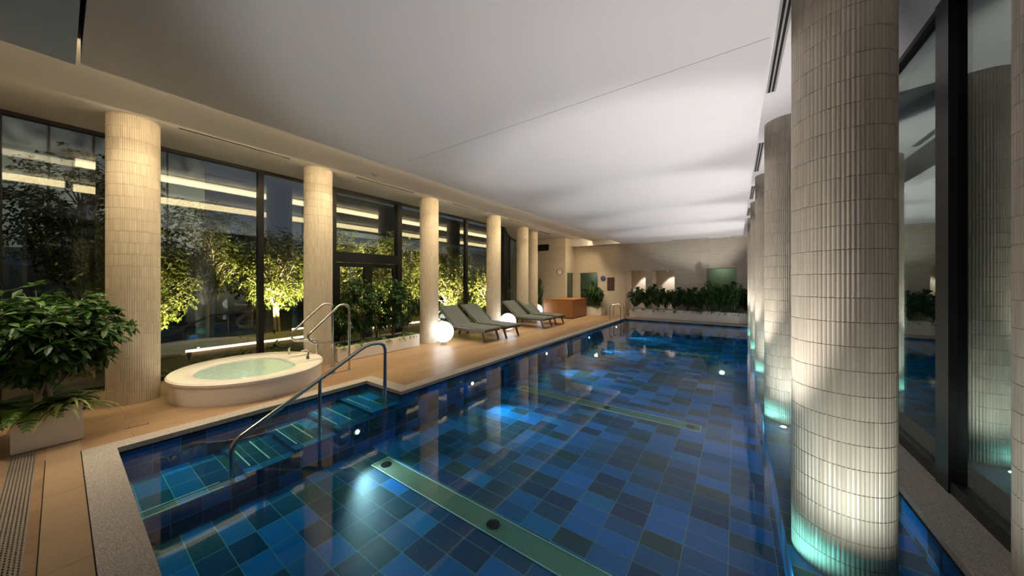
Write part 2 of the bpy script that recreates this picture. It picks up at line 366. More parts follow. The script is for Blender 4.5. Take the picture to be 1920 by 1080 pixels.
# floor drain channels
def channel(y, w_, x0, x1, label):
    t = empty('drain_channel', (0, y, PF), 0, label, 'drain')
    MB().box(x0, x1, 0.0, w_, 0.0, 0.006).build('channel_plate', M['drain'], t)
    e = MB(); e.box(x0 - .012, x1 + .012, -0.012, 0.0, 0, 0.010); e.box(x0 - .012, x1 + .012, w_, w_ + .012, 0, 0.010); e.box(x0 - .012, x0, 0, w_, 0, 0.010); e.box(x1, x1 + .012, 0, w_, 0, 0.010)
    e.build('channel_edge', M['nosing'], t)
    for xc in ((x0 + x1) / 2 + .2, x0 + 0.12, x1 - 0.12):
        d = MB()
        for a in range(8):
            A = a * PI / 4; ca, sa = math.cos(A), math.sin(A)
            d.add([(xc + ca * .012 - sa * .006, w_ / 2 + sa * .012 + ca * .006, .012), (xc + ca * .012 + sa * .006, w_ / 2 + sa * .012 - ca * .006, .012), (xc + ca * .05 + sa * .012, w_ / 2 + sa * .05 - ca * .012, .012), (xc + ca * .05 - sa * .012, w_ / 2 + sa * .05 + ca * .012, .012)], [(0, 1, 2, 3)])
        d.lathe([(.055, .006), (.055, .010), (.062, .010), (.062, .006)], 20, (xc, w_ / 2, 0)); d.build('drain_cover', M['frame'], t)
channel(2.15, 0.21, -3.55, -0.44, 'olive metal drain channel on pool floor nearest the steps')
channel(5.38, 0.22, -3.66, -0.44, 'olive metal drain channel across the middle of the pool floor')
channel(10.9, 0.22, -3.30, -0.44, 'drain channel on pool floor nearest the far planters')

# pool wall lamps (lens and ring)
def pool_lamp(loc, nrm, label):
    t = empty('pool_light_fitting', loc, 0, label, 'light', 'underwater lights along the pool wall')
    t.rotation_euler = Vector(nrm).to_track_quat('Z', 'Y').to_euler()
    MB().lathe([(.05, 0), (.05, .012), (.032, .016)], 18).build('bezel', M['steel'], t, True)
    MB().lathe([(.028, .014), (.022, .022), (.0, .026)], 16).build('lens', M['lens'], t, True)
for (x, y, z), lb in zip([(-3.97, 2.19, -0.32), (-3.97, 4.36, -0.27), (-3.97, 7.16, -0.24), (-3.97, 10.04, -0.24), (-3.97, 12.95, -0.24)],
    ['round underwater light beside the pool steps', 'round underwater light just past the deck corner', 'round underwater light below the first two loungers', 'round underwater light below the rear pair of loungers', 'round underwater light nearest the pool ladder']):
    pool_lamp((x, y, z), (1, 0, 0), lb)
ORD = ['nearest', 'second', 'third', 'fourth', 'farthest']
pool_lamp((0.50, COLY[1] - 0.40, SHELF), (0, 0, 1), 'round underwater light at the foot of the second column in the pool')

# ---- ceilings
cl = MB()
H = 4.6
cl.box(-4.4, 0.22, 0.1, FW, MAIN, H)
cl.box(-6.9, -4.4, 15.1, FW, MAIN, H); cl.box(0.22, 1.36, 15.1, FW, MAIN, H)
cl.box(-5.8, -4.4, -0.8, 15.1, PAN, H)
cl.quadbox([(-7.7, -0.8), (-5.8, -0.8), (-5.8, 15.1), (-6.9, 15.1), (-6.9, 14.4), (-9.9, 14.4), (-9.0, 12.4), (-7.7, 10.2)], SOF, H)
cl.box(0.22, 1.5, -0.8, 15.1, RS, H)
struct('ceiling', cl, M['ceil'])
tr = MB(); tr.box(-4.0, 0.2, 2.985, 2.991, MAIN - 0.001, MAIN)
struct('trim_2', tr, M['slotg'])
cp = MB().box(-4.4, 0.22, -0.8, 0.075, MAIN - 0.02, H)
struct('ceiling_panel', cp, M['gloss'])
# cove light strips on the ceiling step faces turned to the windows
def cove(x, z0, z1, y0, y1, label):
    MBx = MB().box(x - 0.012, x, y0, y1, z0, z1)
    o = MBx.build('cove_light', M['cove']); tag(o, label, 'light', 'ceiling cove lights')
cove(-4.4, MAIN + 0.015, PAN - 0.05, 0.16, 15.05, 'long warm light strip on the main ceiling edge facing windows')
cove(-4.4, MAIN + 0.06, PAN - 0.02, -0.7, 0.06, 'short warm light strip at the edge of the blue-grey ceiling panel')
cove(-5.8, PAN + 0.015, SOF - 0.03, 0.16, 15.05, 'long warm light strip on the upper ceiling step nearest windows')
# slot diffusers
def slot(x, y0, y1, z, w_, label, two=False, grp='linear air slots in the ceiling'):
    t = empty('slot_diffuser', (x, y0, z), 0, label, 'vent', grp); L = y1 - y0
    e = MB()
    if two:
        for a, b in ((0, .018), (.038, .052), (.072, .09)): e.box(a, b, 0, L, -0.004, 0)
        e.box(0, .09, -.006, 0, -.004, 0); e.box(0, .09, L, L + .006, -.004, 0)
        e.build('diffuser_frame', M['slotg'], t)
        for a in (.018, .052): MB().box(a, a + .02, 0, L, -0.002, -0.0005).build('slot', M['dark'], t)
    else:
        e.box(0, .008, 0, L, -.004, 0); e.box(w_ - .008, w_, 0, L, -.004, 0); e.build('diffuser_frame', M['slotg'], t)
        MB().box(.008, w_ - .008, 0, L, -.002, -.0005).build('slot', M['dark'], t)
for (a, b), lb in zip([(0.97, 2.34), (3.54, 4.99), (6.29, 7.72), (8.9, 10.2)], ['between the first and second left columns', 'between the second and third left columns', 'between the third and fourth left columns', 'past the fourth left column']):
    slot(-6.46, a, b, SOF, 0.06, 'slim dark air slot in the ceiling ' + lb)
t = slot(-7.0, 11.9, 12.9, SOF, 0.1, 'short dark air slot in the ceiling beside the rearmost left column')
for (a, b), lb in zip([(2.55, 4.75), (6.4, 8.0), (9.2, 10.6), (11.8, 13.2)], ['between first and second', 'between second and third', 'between third and fourth', 'between fourth and fifth']):
    slot(0.285, a, b, RS, 0.09, 'double black air slot %s right columns' % lb, True)
def xslot(x0, x1, y, label):
    t = empty('slot_diffuser', (x0, y, MAIN), 0, label, 'vent', 'linear air slots in the ceiling')
    MB().box(0, x1 - x0, 0, .09, -.003, 0).build('diffuser_frame', M['slotg'], t)
    MB().box(0.01, x1 - x0 - .01, 0.02, .07, -.005, -.003).build('slot', M['dark'], t)
xslot(-5.6, -4.5, 15.2, 'dark air slot before the far wall near the ceiling tip'); xslot(-2.3, -0.9, 15.2, 'dark air slot before the middle of the far wall'); xslot(-0.2, 0.5, 15.2, 'dark air slot before the far wall, right end')
t = empty('smoke_detector', (-5.45, 3.35, PAN), 0, 'small round detector under the ceiling step above the deck', 'detector')
MB().lathe([(.05, 0), (.045, -.02), (.02, -.03), (0.012, -.045), (0, -.046)], 18).build('housing', M['slotg'], t, True)

# ---- walls
nw = MB().box(-7.7, 1.5, -0.95, -0.8, 0, H); struct('wall_near', nw, M['plaster'])
def wall_y(name, y0, y1, x0, x1, z1, holes, mat):
    xs = sorted({x0, x1} | {h[0] for h in holes} | {h[1] for h in holes}); b = MB()
    for a, c_ in zip(xs, xs[1:]):
        hs = [h for h in holes if h[0] < (a + c_) / 2 < h[1]]
        if not hs: b.box(a, c_, y0, y1, 0, z1)
        else:
            h = hs[0]
            if h[2] > 0.001: b.box(a, c_, y0, y1, 0, h[2])
            b.box(a, c_, y0, y1, h[3], z1)
    return struct(name, b, mat)
holes = [(-6.6, -5.65, 0.35, 2.05), (-4.3, -3.4, 0, 2.1), (-3.13, -2.2, 0, 2.1), (-1.0, 0.03, 0.35, 2.15)]
wall_y('wall_far', FW, FW + 0.12, -6.9, 1.36, H, holes, M['brick'])
wall_y('wall_clock', 14.4, 14.52, -10.0, -6.9, H, [], M['brick'])
rw = MB(); rw.box(-7.0, -6.9, 14.52, 14.6, 0, H); rw.box(-7.0, -6.9, 15.35, 15.6, 0, H); rw.box(-7.0, -6.9, 14.6, 15.35, 0, .35); rw.box(-7.0, -6.9, 14.6, 15.35, 2.05, H)
struct('wall_return', rw, M['brick'])
# rooms behind the far wall openings
bk = MB()
bk.box(-4.4, -2.1, 16.7, 16.8, 0, 2.4); bk.box(-4.42, -4.32, FW + .12, 16.7, 0, 2.4); bk.box(-3.36, -3.17, FW + .12, 16.7, 0, 2.4); bk.box(-2.16, -2.06, FW + .12, 16.7, 0, 2.4); bk.box(-4.42, -2.06, FW + .12, 16.8, 2.3, 2.4)
bk.box(-7.6, -5.2, 16.9, 17.0, 0, 2.4); bk.box(-1.4, 0.5, 16.9, 17.0, 0, 2.4); bk.box(-7.7, -7.6, 14.52, 17, 0, 2.4)
bk.box(-7.7, -4.42, FW + .12, 17, 2.4, 2.5); bk.box(-1.5, -1.4, FW + .12, 17, 0, 2.4); bk.box(.5, .6, FW + .12, 17, 0, 2.4); bk.box(-1.5, .6, FW + .12, 17, 2.4, 2.5); bk.box(-5.3, -5.2, FW + .12, 17, 0, 2.4); bk.box(-7.7, -6.98, 14.52, 15.6, 2.4, 2.5)
struct('wall_shower', bk, M['plaster'])
def win(name, x0, x1, z0, z1, y, mat):
    fr = MB(); e = 0.02
    fr.box(x0, x1, y - .01, y + .03, z0, z0 + e); fr.box(x0, x1, y - .01, y + .03, z1 - e, z1); fr.box(x0, x0 + e, y - .01, y + .03, z0 + e, z1 - e); fr.box(x1 - e, x1, y - .01, y + .03, z0 + e, z1 - e)
    o = struct(name, fr, M['slotg']); MB().box(x0 + e, x1 - e, y + .005, y + .012, z0 + e, z1 - e).build('pane', mat, o); return o
win('window_5', -6.6, -5.65, .35, 2.05, FW + .04, M['mirror']); win('window_6', -1.0, .03, .35, 2.15, FW + .04, M['mirror'])
fr = MB(); fr.box(-6.96, -6.94, 14.6, 15.35, .35, .37); fr.box(-6.96, -6.94, 14.6, 15.35, 2.03, 2.05); o = struct('window_7', fr, M['slotg']); MB().box(-6.955, -6.945, 14.6, 15.35, .37, 2.03).build('pane', M['mirror'], o)
for i, xc in enumerate((-3.85, -2.67)):
    t = empty('shower_head', (xc + 0.05, 16.15, 2.3), 0, 'small shower head hanging in the %s shower niche' % ('left' if i == 0 else 'right'), 'shower head')
    MB().tube([(0, 0, 0), (0, 0, -.2)], .012).build('pipe', M['steel'], t, True); MB().lathe([(.02, -.19), (.09, -.22), (.09, -.235), (0, -.235)], 18).build('rose', M['steel'], t, True)
    lamp('niche_lamp', 'SPOT', (xc + 0.12, 16.2, 2.27), 34, NEUTRAL, target=(xc + 0.4, 16.4, 0.8), size=.03, spot=82, blend=.3)
lamp('room_lamp', 'POINT', (-6.1, 16.5, 2.2), 5, (.8, 1, .85), size=.1); lamp('room_lamp', 'POINT', (-.5, 16.5, 2.2), 4, (.8, 1, .9), size=.1)

# ---- left window wall
GX = -7.6
def frame_pane(name, y0, y1, mull0=0.05, mull1=0.05, z1=SOF):
    b = MB(); b.box(GX - .06, GX + .06, y0 - mull0, y0, 0, z1); b.box(GX - .06, GX + .06, y1, y1 + mull1, 0, z1)
    b.box(GX - .05, GX + .05, y0, y1, z1 - .05, z1); b.box(GX - .05, GX + .05, y0, y1, 0, .07)
    o = struct(name, b, M['frame']); MB().box(GX - .008, GX + .008, y0, y1, .07, z1 - .05).build('pane', M['glass'], o); return o
frame_pane('window_1', -0.42, 2.21, .38, .045); frame_pane('window_2', 2.30, 3.50, .045, .05)
frame_pane('window_3', 5.44, 7.98, .01, .05); frame_pane('window_4', 8.08, 10.15, .05, .05)
d = MB()
DY0, DY1 = 3.55, 5.43
d.box(GX - .08, GX + .08, DY0, DY0 + .12, 0, SOF); d.box(GX - .08, GX + .08, DY1 - .14, DY1, 0, SOF)
d.box(GX - .08, GX + .08, DY0 + .12, DY1 - .14, 2.06, 2.30); d.box(GX - .08, GX + .08, DY0 + .12, DY1 - .14, SOF - .08, SOF)
do = struct('door_1', d, M['frame'])
MB().box(GX - .008, GX + .008, DY0 + .12, DY1 - .14, 2.30, SOF - .08).build('transom_pane', M['glass'], do)
ym = (DY0 + DY1) / 2 - .02
for a, b_ in ((DY0 + .12, ym), (ym, DY1 - .14)):
    q = MB(); q.box(GX - .03, GX + .04, a, a + .1, 0.01, 2.05); q.box(GX - .03, GX + .04, b_ - .1, b_, 0.01, 2.05); q.box(GX - .03, GX + .04, a + .1, b_ - .1, 1.95, 2.05); q.box(GX - .03, GX + .04, a + .1, b_ - .1, 0.01, .2)
    lf = q.build('door_leaf', M['frame'], do); MB().box(GX, GX + .012, a + .1, b_ - .1, .2, 1.95).build('pane', M['glass'], lf)
# glass bay turning outward at the far end
def slant(name, p0, p1):
    (x0, y0), (x1, y1) = p0, p1; L = math.hypot(x1 - x0, y1 - y0)
    b = MB(); b.box(0, .06, -.05, .05, 0, SOF); b.box(L - .06, L, -.05, .05, 0, SOF); b.box(.06, L - .06, -.04, .04, SOF - .06, SOF); b.box(.06, L - .06, -.04, .04, 0, .07)
    o = struct(name, b, M['frame']); o.location = (x0, y0, 0); o.rotation_euler = (0, 0, math.atan2(y1 - y0, x1 - x0))
    MB().box(.06, L - .06, -.006, .006, .07, SOF - .06).build('pane', M['glass'], o)
slant('window_8', (-7.6, 10.25), (-8.25, 11.3)); slant('window_9', (-8.25, 11.3), (-8.95, 12.5)); slant('window_10', (-8.95, 12.5), (-9.75, 14.38))

# ---- right glass partition
RX = 1.34
def rpane(name, y0, y1, m0=.0, m1=.19):
    b = MB(); b.box(RX - .02, RX + .06, y0, y1, 0.004, .1); b.box(RX - .02, RX + .06, y0, y1, RS - .05, RS)
    b.box(RX - .03, RX + .08, y1, y1 + m1, 0.004, RS)
    o = struct(name, b, M['frame']); MB().box(RX + .015, RX + .027, y0, y1, .1, RS - .05).build('pane', M['darkglass'], o)
rpane('window_11', -0.8, 3.86); rpane('window_12', 4.05, 6.9); rpane('window_13', 7.09, 9.9); rpane('window_14', 10.09, 12.9); rpane('window_15', 13.09, FW, m1=.0)
dk = MB(); dk.box(3.4, 3.5, -.6, 17, 0, H); dk.box(RX + .1, 3.4, -.6, 17, -.1, 0); dk.box(1.5, 3.5, -.6, 17, RS, RS + .1); dk.box(1.5, 3.4, 16.9, 17, 0, H)
struct('wall_right', dk, plain('corridor_dark', (70, 72, 72), .8))

# ------------------------------------------------------------------ columns
def column_mesh(r, z0, z1, nt=72):
    b = MB(); ang = []; g = 0.16
    for i in range(nt):
        for t_, dr in ((0.0, -.0035), (g, 0.0), (.5, .0018), (1 - g, 0.0)): ang.append(((i + t_) * 2 * PI / nt - PI, dr))
    n = len(ang); rows = []
    k = math.ceil((z0 + 3.0) / .15 - 1e-6) ; zs = [z0] + [k_ * .15 - 3.0 for k_ in range(k, int((z1 + 3.0) / .15) + 1) if z0 + .01 < k_ * .15 - 3.0 < z1 - .01] + [z1]
    for a, c_ in zip(zs, zs[1:]): rows += [(a, -.0045), (a + .003, 0), (c_ - .003, 0), (c_ - .0001, -.0045)]
    for z, dz in rows:
        for an, dr in ang:
            R = r + min(dr, dz) if dz < 0 else r + dr
            b.v.append((R * math.cos(an), R * math.sin(an), z))
    for i in range(len(rows) - 1):
        for j in range(n): b.f.append((i * n + j, i * n + (j + 1) % n, (i + 1) * n + (j + 1) % n, (i + 1) * n + j)); b.mi.append(0)
    return b
cL = column_mesh(.24, 0, SOF).build('column', M['column']); cR = column_mesh(.25, SHELF, RS).build('column', M['column'])
LC = [(-6.65, .58), (-6.65, 2.90), (-6.65, 5.64), (-6.65, 8.38), (-7.05, 10.75), (-7.35, 12.0)]
LL = ['pale tiled round column between leafy planter and round spa', 'pale tiled round column behind the spa handrails', 'pale tiled round column beside the first globe lamp', 'pale tiled round column beside the middle globe lamp',
      'pale tiled round column behind the rear pair of loungers', 'pale tiled round column mostly hidden behind another near the clock wall']
for i, (x, y) in enumerate(LC):
    o = cL if i == 0 else cL.copy()
    if i: COL.objects.link(o)
    o.location = (x, y, 0); tag(o, LL[i], 'column', 'columns along the windows', 'thing')
for i, y in enumerate(COLY):
    o = cR if i == 0 else cR.copy()
    if i: COL.objects.link(o)
    o.location = (.58, y, 0)
    tag(o, ['large nearest tiled column rising out of the pool', 'second nearest tiled column standing in the pool', 'third tiled column standing in the pool', 'fourth tiled column standing in the pool', 'farthest tiled column standing in the pool by the long planter'][i], 'column', 'columns standing in the pool', 'thing')
o = column_mesh(.3, 0, RS).build('column', M['column'], loc=(1.53, 2.93, 0)); tag(o, 'tiled column at the extreme right beside the dark glass', 'column', kind='thing')

# ------------------------------------------------------------------ spa tub
TC = (-6.18, 1.74, 0); RXT, RYT = 1.0, .93
t = empty('spa_tub', TC, 0, 'round white whirlpool tub raised on the wooden deck', 'whirlpool')
def ell(prof, n=64): return MB().lathe(prof, n, sx=RXT, sy=RYT)
ell([(.97, 0), (.975, .03), (.985, .24)]).build('apron', M['planter'], t, True)
b = MB(); n = 64
prof = [(.985, .24), (1.0, .25), (1.005, .28), (.985, .300), (.90, .302), (.82, .298), (.74, .285), (.71, .27), (.69, .22), (.62, .06), (.58, .05), (.0, .05)]
vs = []
for r_, z_ in prof:
    for j in range(n):
        A = 2 * PI * j / n; rr = r_
        if r_ <= .83 and r_ > 0:            # rim widens towards the tap end
            wd = max(0, math.cos(A - PI / 2)) ** 3; rr = r_ * (1 - .30 * wd)
        vs.append((RXT * rr * math.cos(A), RYT * rr * math.sin(A), z_))
fs = [(i * n + j, i * n + (j + 1) % n, (i + 1) * n + (j + 1) % n, (i + 1) * n + j) for i in range(len(prof) - 1) for j in range(n)]
b.add(vs, fs); b.build('basin', M['acrylic'], t, True)
b = MB(); vs = []
for j in range(n):
    A = 2 * PI * j / n; wd = max(0, math.cos(A - PI / 2)) ** 3; rr = .712 * (1 - .30 * wd); vs.append((RXT * rr * math.cos(A), RYT * rr * math.sin(A), .262))
b.add(vs, [tuple(range(n))]); b.build('water', M['tubwater'], t)
b = MB()
for j in range(34):
    A = math.radians(112 + j * 2.0); ca, sa = math.cos(A), math.sin(A)
    for (r0, r1) in ((.84, .90),):
        b.add([(RXT * r0 * math.cos(A - .009), RYT * r0 * math.sin(A - .009), .3035), (RXT * r0 * math.cos(A + .009), RYT * r0 * math.sin(A + .009), .3035), (RXT * r1 * math.cos(A + .009), RYT * r1 * math.sin(A + .009), .3045), (RXT * r1 * math.cos(A - .009), RYT * r1 * math.sin(A - .009), .3045)], [(0, 1, 2, 3)])
b.build('overflow_grille', M['grate'], t)
for q in range(5):
    A = math.radians(-160 + q * 62); MB().lathe([(.035, 0), (.03, .012), (0, .014)], 14).build('jet', M['steel'], t, True, loc=(RXT * .5 * math.cos(A), RYT * .5 * math.sin(A), .052))
tp = MB(); tp.lathe([(.028, 0), (.024, .05), (.02, .06)], 14); tp.tube(fillet([(0, 0, .05), (0, .02, .15), (0, -.10, .15)], .04), .012)
tp.build('tap', M['steel'], t, True, loc=(.30, .66, .30))
tp = MB(); tp.lathe([(.018, 0), (.016, .10), (.02, .11), (0, .12)], 12); tp.tube([(0, 0, .1), (.05, 0, .13)], .008); tp.build('hand_shower', M['steel'], t, True, loc=(-.35, .62, .30))
lamp('spa_lamp', 'POINT', (TC[0], TC[1] - .1, .2), 11, (.8, .97, 1), size=.05)

# spa handrails
for i, (x, dy) in enumerate(((-5.75, 0.0), (-6.2, -0.08))):
    t = empty('spa_handrail', (x, 0, 0), 0, 'looped stainless handrail %s' % ('in front, between spa and white planter' if i == 0 else 'behind the other, close to the column'), 'handrail', 'handrails beside the spa')
    pts = fillet([(0, 3.03, 0), (0, 3.03, 1.17), (0, 2.88, 1.20), (0, 2.33, .70), (0, 2.40, .575), (0, 2.76, .555), (0, 2.76, 0)], .09, 7)
    MB().tube([(a, b_ + dy, c_) for a, b_, c_ in pts], .019, 12).build('rail', M['steel'], t, True)
    for yy in (3.03, 2.76): MB().lathe([(.045, 0), (.04, .012), (.02, .016)], 16).build('floor_flange', M['steel'], t, True, loc=(0, yy + dy, 0))
# pool handrail
t = empty('pool_handrail', (-4.0, 0, 0), 0, 'long sloping stainless handrail descending the pool steps', 'handrail')
MB().tube(fillet([(0, 2.61, -.16), (0, 2.61, .75), (0, 2.36, .77), (0, 1.0, .055), (0, .96, -.02), (0, .96, -.36)], .11, 7), .024, 12).build('rail', M['steel'], t, True)
MB().tube([(0, 1.76, -.26), (0, 1.76, .45)], .019, 12).build('post', M['steel'], t, True)
# pool ladder at the far end
t = empty('pool_ladder', (-4.1, 13.45, 0), 0, 'small steel pool ladder with two looped rails at far end', 'ladder')
for yy in (0, .5):
    MB().tube(fillet([(-.28, yy, 0), (-.28, yy, .62), (.16, yy, .62), (.19, yy, -.5)], .16, 7), .02, 10).build('rail', M['steel'], t, True)
for z_ in (-.2, -.42): MB().box(.15, .22, 0, .5, z_, z_ + .02).build('rung', M['steel'], t)

# ------------------------------------------------------------------ sun loungers
def make_lounger():
    r = empty('sun_lounger', (0, 0, 0)); W = .70
    def slab(pts, y0, y1):       # closed profile in XZ extruded along Y
        n = len(pts); b = MB(); e = .012
        cx = sum(p_[0] for p_ in pts) / n; cz = sum(p_[1] for p_ in pts) / n
        ins = [(x + (cx - x) * .02, z + (cz - z) * .18) for x, z in pts]
        rings = [(y0, ins), (y0 + e, pts), (y1 - e, pts), (y1, ins)]
        for y, q in rings: b.v += [(x, y, z) for x, z in q]
        for k in range(3):
            for i in range(n): b.f.append((k * n + i, k * n + (i + 1) % n, (k + 1) * n + (i + 1) % n, (k + 1) * n + i)); b.mi.append(0)
        b.f += [tuple(range(n - 1, -1, -1)), tuple(range(3 * n, 4 * n))]; b.mi += [0, 0]; return b
    slab([(-1.02, .31), (0.12, .29), (.15, .31), (.14, .345), (0.10, .36), (-1.02, .385)], 0, W).build('seat_cushion', M['cushion'], r, False)
    ca, sa = math.cos(math.radians(40)), math.sin(math.radians(40)); L = .82
    P = lambda u, v: (-1.03 - ca * u - sa * v * -1 * -1, .32 + sa * u + ca * v * 1)
    P = lambda u, v: (-1.03 - ca * u + sa * v, .32 + sa * u + ca * v)
    slab([P(0, 0), P(0, .07), P(L - .03, .07), P(L, .05), P(L, .0)], 0, W).build('back_cushion', M['cushion'], r, False)
    MB().tube([(.13, .01, .33), (-1.03, .01, .345)] , .012, 8).build('piping', M['piping'], r, True)
    MB().tube([P(0, .04)[:1] + (.005,) + P(0, .04)[1:], P(L, .035)[:1] + (.005,) + P(L, .035)[1:]], .012, 8).build('piping', M['piping'], r, True)
    f_ = MB()
    for y in (.03, W - .07): f_.box(-1.5, .10, y, y + .04, .255, .295)
    for x in (-1.48, -1.0, -.5, .04): f_.box(x, x + .04, .07, W - .07, .26, .29)
    f_.build('frame', M['teak'], r)
    bf = MB()
    for y in (.05, W - .08):
        a0, a1 = P(0, -.035), P(L - .02, -.035); a2, a3 = P(L - .02, -.005), P(0, -.005)
        bf.add([(q[0], yy, q[1]) for yy in (y, y + .03) for q in (a0, a1, a2, a3)], [(0, 1, 2, 3), (7, 6, 5, 4), (0, 4, 5, 1), (1, 5, 6, 2), (2, 6, 7, 3), (3, 7, 4, 0)])
    q = P(.5, -.03); bf.tube([(q[0], W / 2, q[1]), (-1.45, W / 2, .27)], .012, 6); bf.build('backrest_frame', M['teak'], r)
    for x, dx in ((-.02, .10), (-1.36, -.06)):
        for y in (.03, W - .07):
            b = MB(); a = x; c_ = x + dx
            b.add([(a - .03, y, .27), (a + .03, y, .27), (a + .03, y + .04, .27), (a - .03, y + .04, .27), (c_ - .02, y, 0), (c_ + .02, y, 0), (c_ + .02, y + .04, 0), (c_ - .02, y + .04, 0)],
                  [(0, 1, 2, 3), (7, 6, 5, 4), (0, 4, 5, 1), (1, 5, 6, 2), (2, 6, 7, 3), (3, 7, 4, 0)]); b.build('leg', M['teak'], r)
    return r
lg = make_lounger()
LG = [(-5.46, 6.35, 'grey cushioned sun lounger nearest the first globe lamp'), (-5.37, 7.20, 'grey cushioned sun lounger second from the first globe lamp'), (-5.42, 9.40, 'grey cushioned sun lounger beyond the middle globe lamp'), (-5.46, 10.42, 'grey cushioned sun lounger nearest the wooden counter')]
for i, (x, y, lb) in enumerate(LG):
    if i == 0: o = lg; o.location = (x, y, 0); tag(o, lb)
    else: o = copy_tree(lg, (x, y, 0), 0, lb)
    tag(o, lb, 'sun lounger', 'sun loungers along the pool deck')

# ------------------------------------------------------------------ globe lamps
def make_globe():
    r = empty('globe_lamp'); n = 16
    MB().lathe([(0 if k in (0, n) else .262 * math.sin(PI * k / n), .322 - .262 * math.cos(PI * k / n)) for k in range(n + 1)], 32).build('globe', M['globe'], r, True)
    b = MB(); b.lathe([(.07, .055), (.07, .075)], 20); b.build('collar', M['slotg'], r, True)
    for k in range(3):
        A = k * 2 * PI / 3 + .4; MB().tube([(.06 * math.cos(A), .06 * math.sin(A), .06), (.075 * math.cos(A), .075 * math.sin(A), 0)], .008, 8).build('leg', M['slotg'], r, True)
    return r
gl = make_globe()
for i, (x, y, lb) in enumerate([(-6.10, 5.63, 'glowing white globe lamp at the foot of the third column'), (-5.98, 8.27, 'glowing white globe lamp between the two pairs of loungers'), (-7.3, 12.3, 'glowing white globe lamp nearest the wooden counter')]):
    o = gl if i == 0 else copy_tree(gl, (x, y, 0))
    o.location = (x, y, 0); tag(o, lb, 'floor lamp', 'globe lamps on the deck')
    lamp('globe_glow', 'POINT', (x, y, .322), .1, COOL, size=.2)

# ------------------------------------------------------------------ counter, clocks, board, vent
t = empty('towel_counter', (-7.15, 12.65, 0), 0, 'orange wooden box counter standing before the clock wall', 'counter')
MB().bevbox(0, 1.42, 0, 1.6, .03, .80, .006).build('body', M['desk'], t); MB().box(-.01, 1.43, -.01, 1.61, .80, .825).build('counter_top', M['desk'], t); MB().box(.03, 1.39, .03, 1.57, 0, .03).build('plinth', M['dark'], t)
g = MB()
for k in range(1, 6): g.box(k * .237 - .0015, k * .237 + .0015, -.0015, 0, .04, .79)
g.build('panel_joint', M['teak'], t)
def wall_clock(loc, r, dial, rim, label, cat, hands=True):
    t = empty('wall_clock', loc, 0, label, cat); t.rotation_euler = (PI / 2, 0, 0)
    MB().lathe([(r, 0), (r, .03), (r * .88, .035), (r * .86, .012)], 28).build('rim', rim, t, True)
    MB().lathe([(r * .87, 0), (r * .87, .013)], 28).build('dial', dial, t)
    h = MB(); h.box(-.004, .004, -.01, r * .6, .014, .017); h.build('minute_hand', M['dark'] if dial is M['white'] else M['white'], t)
    h = MB(); h.add([(-.005, -.005, .014), (r * .4, -r * .18, .014), (r * .38, -r * .21, .014), (.005, .005, .017)], [(0, 1, 2, 3)]); h.build('hour_hand', M['dark'] if dial is M['white'] else M['white'], t)
    for q in range(12):
        A = q * PI / 6; MB().box(r * .74 * math.cos(A) - .006, r * .74 * math.cos(A) + .006, r * .74 * math.sin(A) - .006, r * .74 * math.sin(A) + .006, .013, .015).build('hour_mark', M['dark'] if dial is M['white'] else M['white'], t)
wall_clock((-7.2, 14.40, 2.09), .17, M['white'], M['rimm'], 'round white wall clock with brown rim above the counter', 'clock')
wall_clock((-5.38, FW, 1.76), .13, M['blue'], M['blue'], 'round blue dial on the far wall beside brown board', 'dial')
t = empty('notice_board', (-5.0, FW, 1.5), 0, 'dark brown notice board beside the blue dial', 'board')
MB().box(-.16, .16, -.03, 0, -.30, .29).build('panel', M['board'], t); e = MB(); e.box(-.17, .17, -.035, 0, .29, .30); e.box(-.17, .17, -.035, 0, -.31, -.30); e.box(-.17, -.16, -.035, 0, -.3, .29); e.box(.16, .17, -.035, 0, -.3, .29); e.build('board_frame', M['dark'], t)
t = empty('air_grille', (-8.35, 14.4, 3.35), 0, 'black rectangular air grille high on the clock wall', 'vent')
MB().box(-.55, .52, -.02, 0, -.16, .16).build('grille_back', M['dark'], t)
g = MB()
for k in range(6): g.box(-.54, .51, -.035, -.02, -.15 + k * .05, -.14 + k * .05)
g.build('grille_blades', M['frame'], t)

# ------------------------------------------------------------------ deck grate and access plate
t = empty('floor_grate', (0, 0, 0), 0, 'grey slotted drain grate in the deck beneath the white planter', 'grate')
MB().box(-5.42, -2.0, -.26, -.12, -.03, -.02).build('grate_pit', M['dark'], t)
g = MB()
for k in range(9): y = -.26 + k * .0165; g.box(-5.42, -2.0, y, y + .0095, -.012, .001)
for k in range(114): x = -5.42 + k * .03; g.box(x, x + .011, -.26, -.12, -.012, .0005)
g.build('grate_bars', M['grate'], t)
t = empty('deck_access_panel', (-5.42, .4, 0), 0, 'small flush access panel outline in the deck near the column', 'panel')
g = MB(); g.box(0, .004, 0, .18, 0, .0025); g.box(-.06, 0, .176, .18, 0, .0025); g.build('panel_joint', M['dark'], t)

